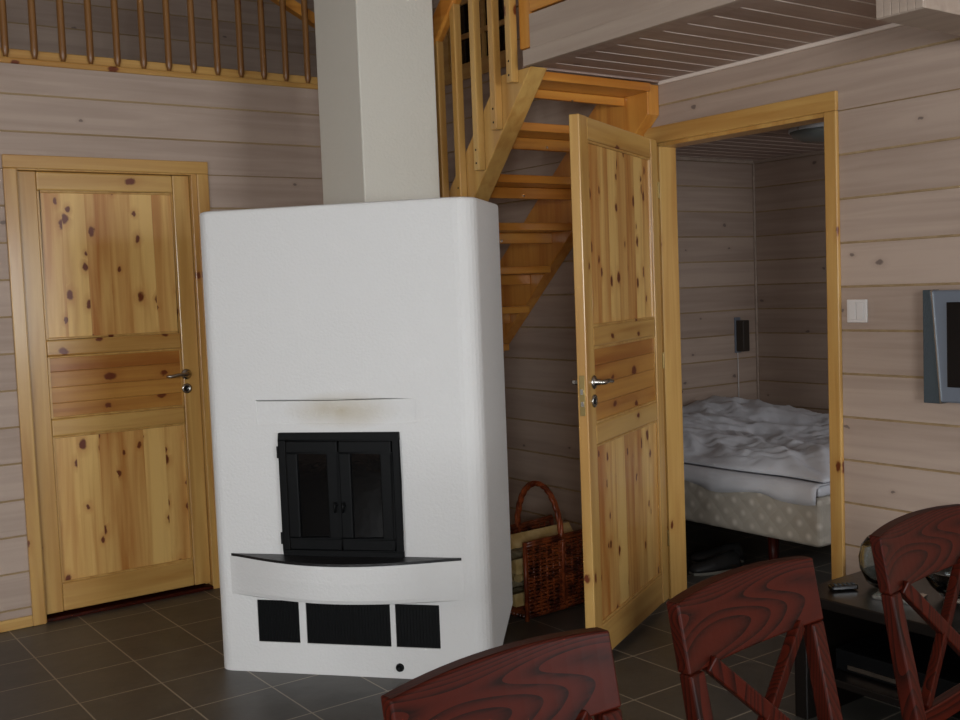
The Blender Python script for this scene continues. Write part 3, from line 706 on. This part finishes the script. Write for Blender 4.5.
cl_ = empty('ceiling_lamp', (4.86, 3.575, 2.245)); tag(cl_, 'round flat ceiling lamp with a pale rim inside the bedroom', 'ceiling lamp')
m = MB(); m.lathe([(.0, 0), (.17, 0), (.19, -.02), (.19, -.035)], 32); m.obj('lamp_rim', 'rim', cl_, smooth=True)
m = MB(); m.lathe([(.185, -.035), (.17, -.06), (.12, -.082), (.0, -.092)], 32); m.obj('glass_shade', 'bulb', cl_, smooth=True)
m = MB(); m.lathe([(.0, .008), (.008, .0), (0, -.008)], 10, (-.19, .03, -.03)); m.obj('clip', 'steel', cl_)
def shoe(x, y, rz, label):
    e = empty('shoe', (x, y, 0), rz); tag(e, label, 'shoe', 'shoes on the bedroom floor')
    m = MB(); sec = [(-.13, .030, .055), (-.11, .036, .085), (-.05, .036, .080), (0, .040, .062), (.06, .046, .048), (.11, .040, .036), (.135, .018, .024)]
    rg = []
    for y_, hw, h in sec: rg.append([m.bm.verts.new((hw*math.cos(t), y_, .016+h*max(0, math.sin(t)))) for t in [math.pi*k/8 for k in range(9)]])
    for A, B in zip(rg, rg[1:]):
        for k in range(8): m.face([A[k], A[k+1], B[k+1], B[k]])
        m.face([A[0], B[0], B[8], A[8]])
    m.face(rg[0]); m.face(rg[-1][::-1]); m.obj('shoe_upper', 'shoe', e, smooth=True)
    m = MB(); m.prism([(s*(.048 if abs(y_) < .1 else .030), y_, 0) for s, y_ in ((1, -.13), (1, 0), (1, .07), (1, .13), (-1, .13), (-1, .07), (-1, 0), (-1, -.13))], (0, 0, .0158)); m.obj('sole', 'sole', e, bevel=.004)
shoe(3.98, 3.62, R(70), 'dark shoe on the bedroom floor below the bed edge, the nearer of the pair')
shoe(4.13, 3.74, R(55), 'dark shoe on the bedroom floor under the bed, the farther of the pair')

# ------------------------------------------------------------------ low black bench at the right wall and what stands on it
bn = empty('television_bench', (2.83, 1.0, 0)); tag(bn, 'low black-brown television bench along the right wall behind the chairs', 'bench')
m = MB(); m.box(0, .62, 0, 1.24, .385, .42); m.obj('bench_top', 'blackwood', bn, bevel=.004)
m = MB(); m.box(.03, .60, .03, 1.21, .13, .155); m.obj('shelf', 'blackwood', bn, bevel=.003)
for y0 in (.0, 1.19): m = MB(); m.box(.0, .62, y0, y0+.05, 0.0, .385); m.obj('end_panel', 'blackwood', bn, bevel=.003)
m = MB(); m.box(.60, .615, .05, 1.19, .155, .385); m.obj('back_panel', 'blackwood', bn)
rc = empty('media_player', (3.10, 1.95, .1555)); tag(rc, 'dark media player with silver front edge on the bench shelf', 'media player')
m = MB(); m.box(-.16, .20, -.22, .21, 0, .07); m.obj('case', 'iron', rc, bevel=.003)
m = MB(); m.box(-.166, -.160, -.12, .16, .012, .026); m.obj('front_strip', 'steel', rc)
def vase(name, x, y, z, prof, label, cat, mat='glass'):
    m = MB(); m.lathe(prof, 32); o = m.obj(name, mat, smooth=True); o.location = (x, y, z); tag(o, label, cat); return o
vase('glass_vase', 3.085, 2.065, .421, [(0, .0), (.040, 0), (.062, .018), (.082, .062), (.085, .098), (.076, .138), (.055, .165), (.051, .165), (.072, .136), (.080, .098), (.077, .062), (.058, .022), (0, .008)], 'round clear glass vase on the bench just behind the rightmost chair back', 'vase')
vase('glass_bowl', 3.13, 1.83, .421, [(0, 0), (.05, 0), (.055, .006), (.09, .04), (.125, .10), (.120, .10), (.085, .046), (.05, .014), (0, .012)], 'wide clear glass bowl on the bench seen through the rightmost chair back', 'bowl')
rm = empty('remote_control', (2.96, 2.14, .421), R(60)); tag(rm, 'small black remote control on the left end of the bench top', 'remote control')
m = MB(); m.box(-.018, .018, -.045, .045, 0, .018); m.obj('remote_case', 'screen', rm, bevel=.006)
m = MB()
for i in range(5): m.box(-.010, .010, -.036+i*.015, -.029+i*.015, .0182, .020)
m.obj('buttons', 'tvdark', rm)
tr = MB(); tr.box(-.05, .05, -.07, .07, 0, .012); to = tr.obj('disc_case', 'steel', bevel=.001); to.location = (3.0, 1.96, .421); to.rotation_euler = (0, 0, R(15)); tag(to, 'silver disc case lying flat on the bench beside the glass bowl', 'case')

# ------------------------------------------------------------------ dining chairs (backs seen from the table side)
def make_chair():
    e = empty('dining_chair'); W = .415; H = .905
    # back plane: leans toward +y with height; y(z)
    def by(z): return -.075+ .085*max(0, z-.45)/.45*1.0+ (.0 if z > .45 else .02*(.45-z)/.45)
    rail_h = .118
    m = MB(); n = 14
    zt_, zb_ = H, H-rail_h
    rows = []
    for i in range(n+1):
        u = i/n*2-1; x = u*W/2; cur = .018*(1-u*u); top = zt_+.010*(1-u*u); bot = zb_-.004*(1-u*u)
        rows.append([m.bm.verts.new(p) for p in ((x, by(bot)+cur-.014, bot), (x, by(top)+cur-.014, top), (x, by(top)+cur+.014, top), (x, by(bot)+cur+.014, bot))])
    for A, B in zip(rows, rows[1:]):
        for k in range(4): m.face([A[k], A[(k+1) % 4], B[(k+1) % 4], B[k]])
    m.face(rows[0][::-1]); m.face(rows[-1]); m.obj('top_rail', 'mah_x', e, bevel=.004)
    for s in (-1, 1):
        m = MB(); xx = s*(W/2-.021)
        pts = [(xx, by(zb_-.001), zb_-.001), (xx, by(.62), .62), (xx, by(.45), .45)]
        # rear post + leg as one piece
        prof = [(zb_-.001, .028), (.62, .034), (.45, .038), (.0, .030)]
        rg = []
        for z, d in prof:
            yc = by(z)+(.0 if z >= .45 else .0)+ (.10*(.45-z)/.45 if z < .45 else 0)
            rg.append([m.bm.verts.new(p) for p in ((xx-.019, yc-d/2, z), (xx+.019, yc-d/2, z), (xx+.019, yc+d/2, z), (xx-.019, yc+d/2, z))])
        for A, B in zip(rg, rg[1:]):
            for k in range(4): m.face([A[k], A[(k+1) % 4], B[(k+1) % 4], B[k]])
        m.face(rg[0][::-1]); m.face(rg[-1]); m.obj('rear_leg', 'mah_z', e, bevel=.004)
        m = MB(); m.prism([(s*.195-.018, -.50, 0), (s*.195+.018, -.50, 0), (s*.195+.018, -.464, 0), (s*.195-.018, -.464, 0)], (0, 0, .42)); m.obj('front_leg', 'mah_z', e, bevel=.004)
    zl = .52
    m = MB(); m.beam((-W/2+.041, by(zl), zl), (W/2-.041, by(zl), zl), .022, .045); m.obj('lower_back_rail', 'mah_x', e, bevel=.003)
    for s in (-1, 1):
        m = MB(); a = Vector((s*(W/2-.065), by(zb_)+.002*s, zb_+.004)); b_ = Vector((-s*(W/2-.065), by(zl)+.002*s, zl+.02)); m.beam(a, b_, .030, .020, (0, 1, 0.15)); m.obj('cross_slat', 'mah_z', e, bevel=.003)
    m = MB(); m.prism([(-.20, -.50, .441), (.20, -.50, .441), (.205, -.10, .441), (-.205, -.10, .441)], (0, 0, .03)); m.obj('seat', 'mah_x', e, bevel=.008)
    m = MB()
    m.box(-.177, .177, -.49, -.47, .38, .44); m.box(-.177, .177, -.085, -.065, .38, .44)
    for s in (-1, 1): x = s*.195; m.box(x-.01, x+.01, -.464, -.09, .38, .44)
    m.obj('seat_frame', 'mah_x', e, bevel=.002)
    return e
c1 = make_chair()
c1['category'] = 'chair'; c1['group'] = 'mahogany dining chairs'
c2 = copy_tree(c1); c3 = copy_tree(c1)
# the origin of a chair is on the floor under its back rail; (x, y, turn)
for c, x, y, rz, lab in ((c1, .912, 1.232, 3, 'glossy red-brown dining chair whose lit back rail stands in front of the white fireplace'),
                         (c2, 1.500, 1.284, 5.5, 'dark mahogany cross-back dining chair in front of the open bedroom doorway'),
                         (c3, 2.140, 1.330, 6, 'dark mahogany cross-back dining chair in front of the low bench, rightmost of the chairs')):
    c.location = (x, y, 0); c.rotation_euler = (0, 0, R(rz)); c['label'] = lab
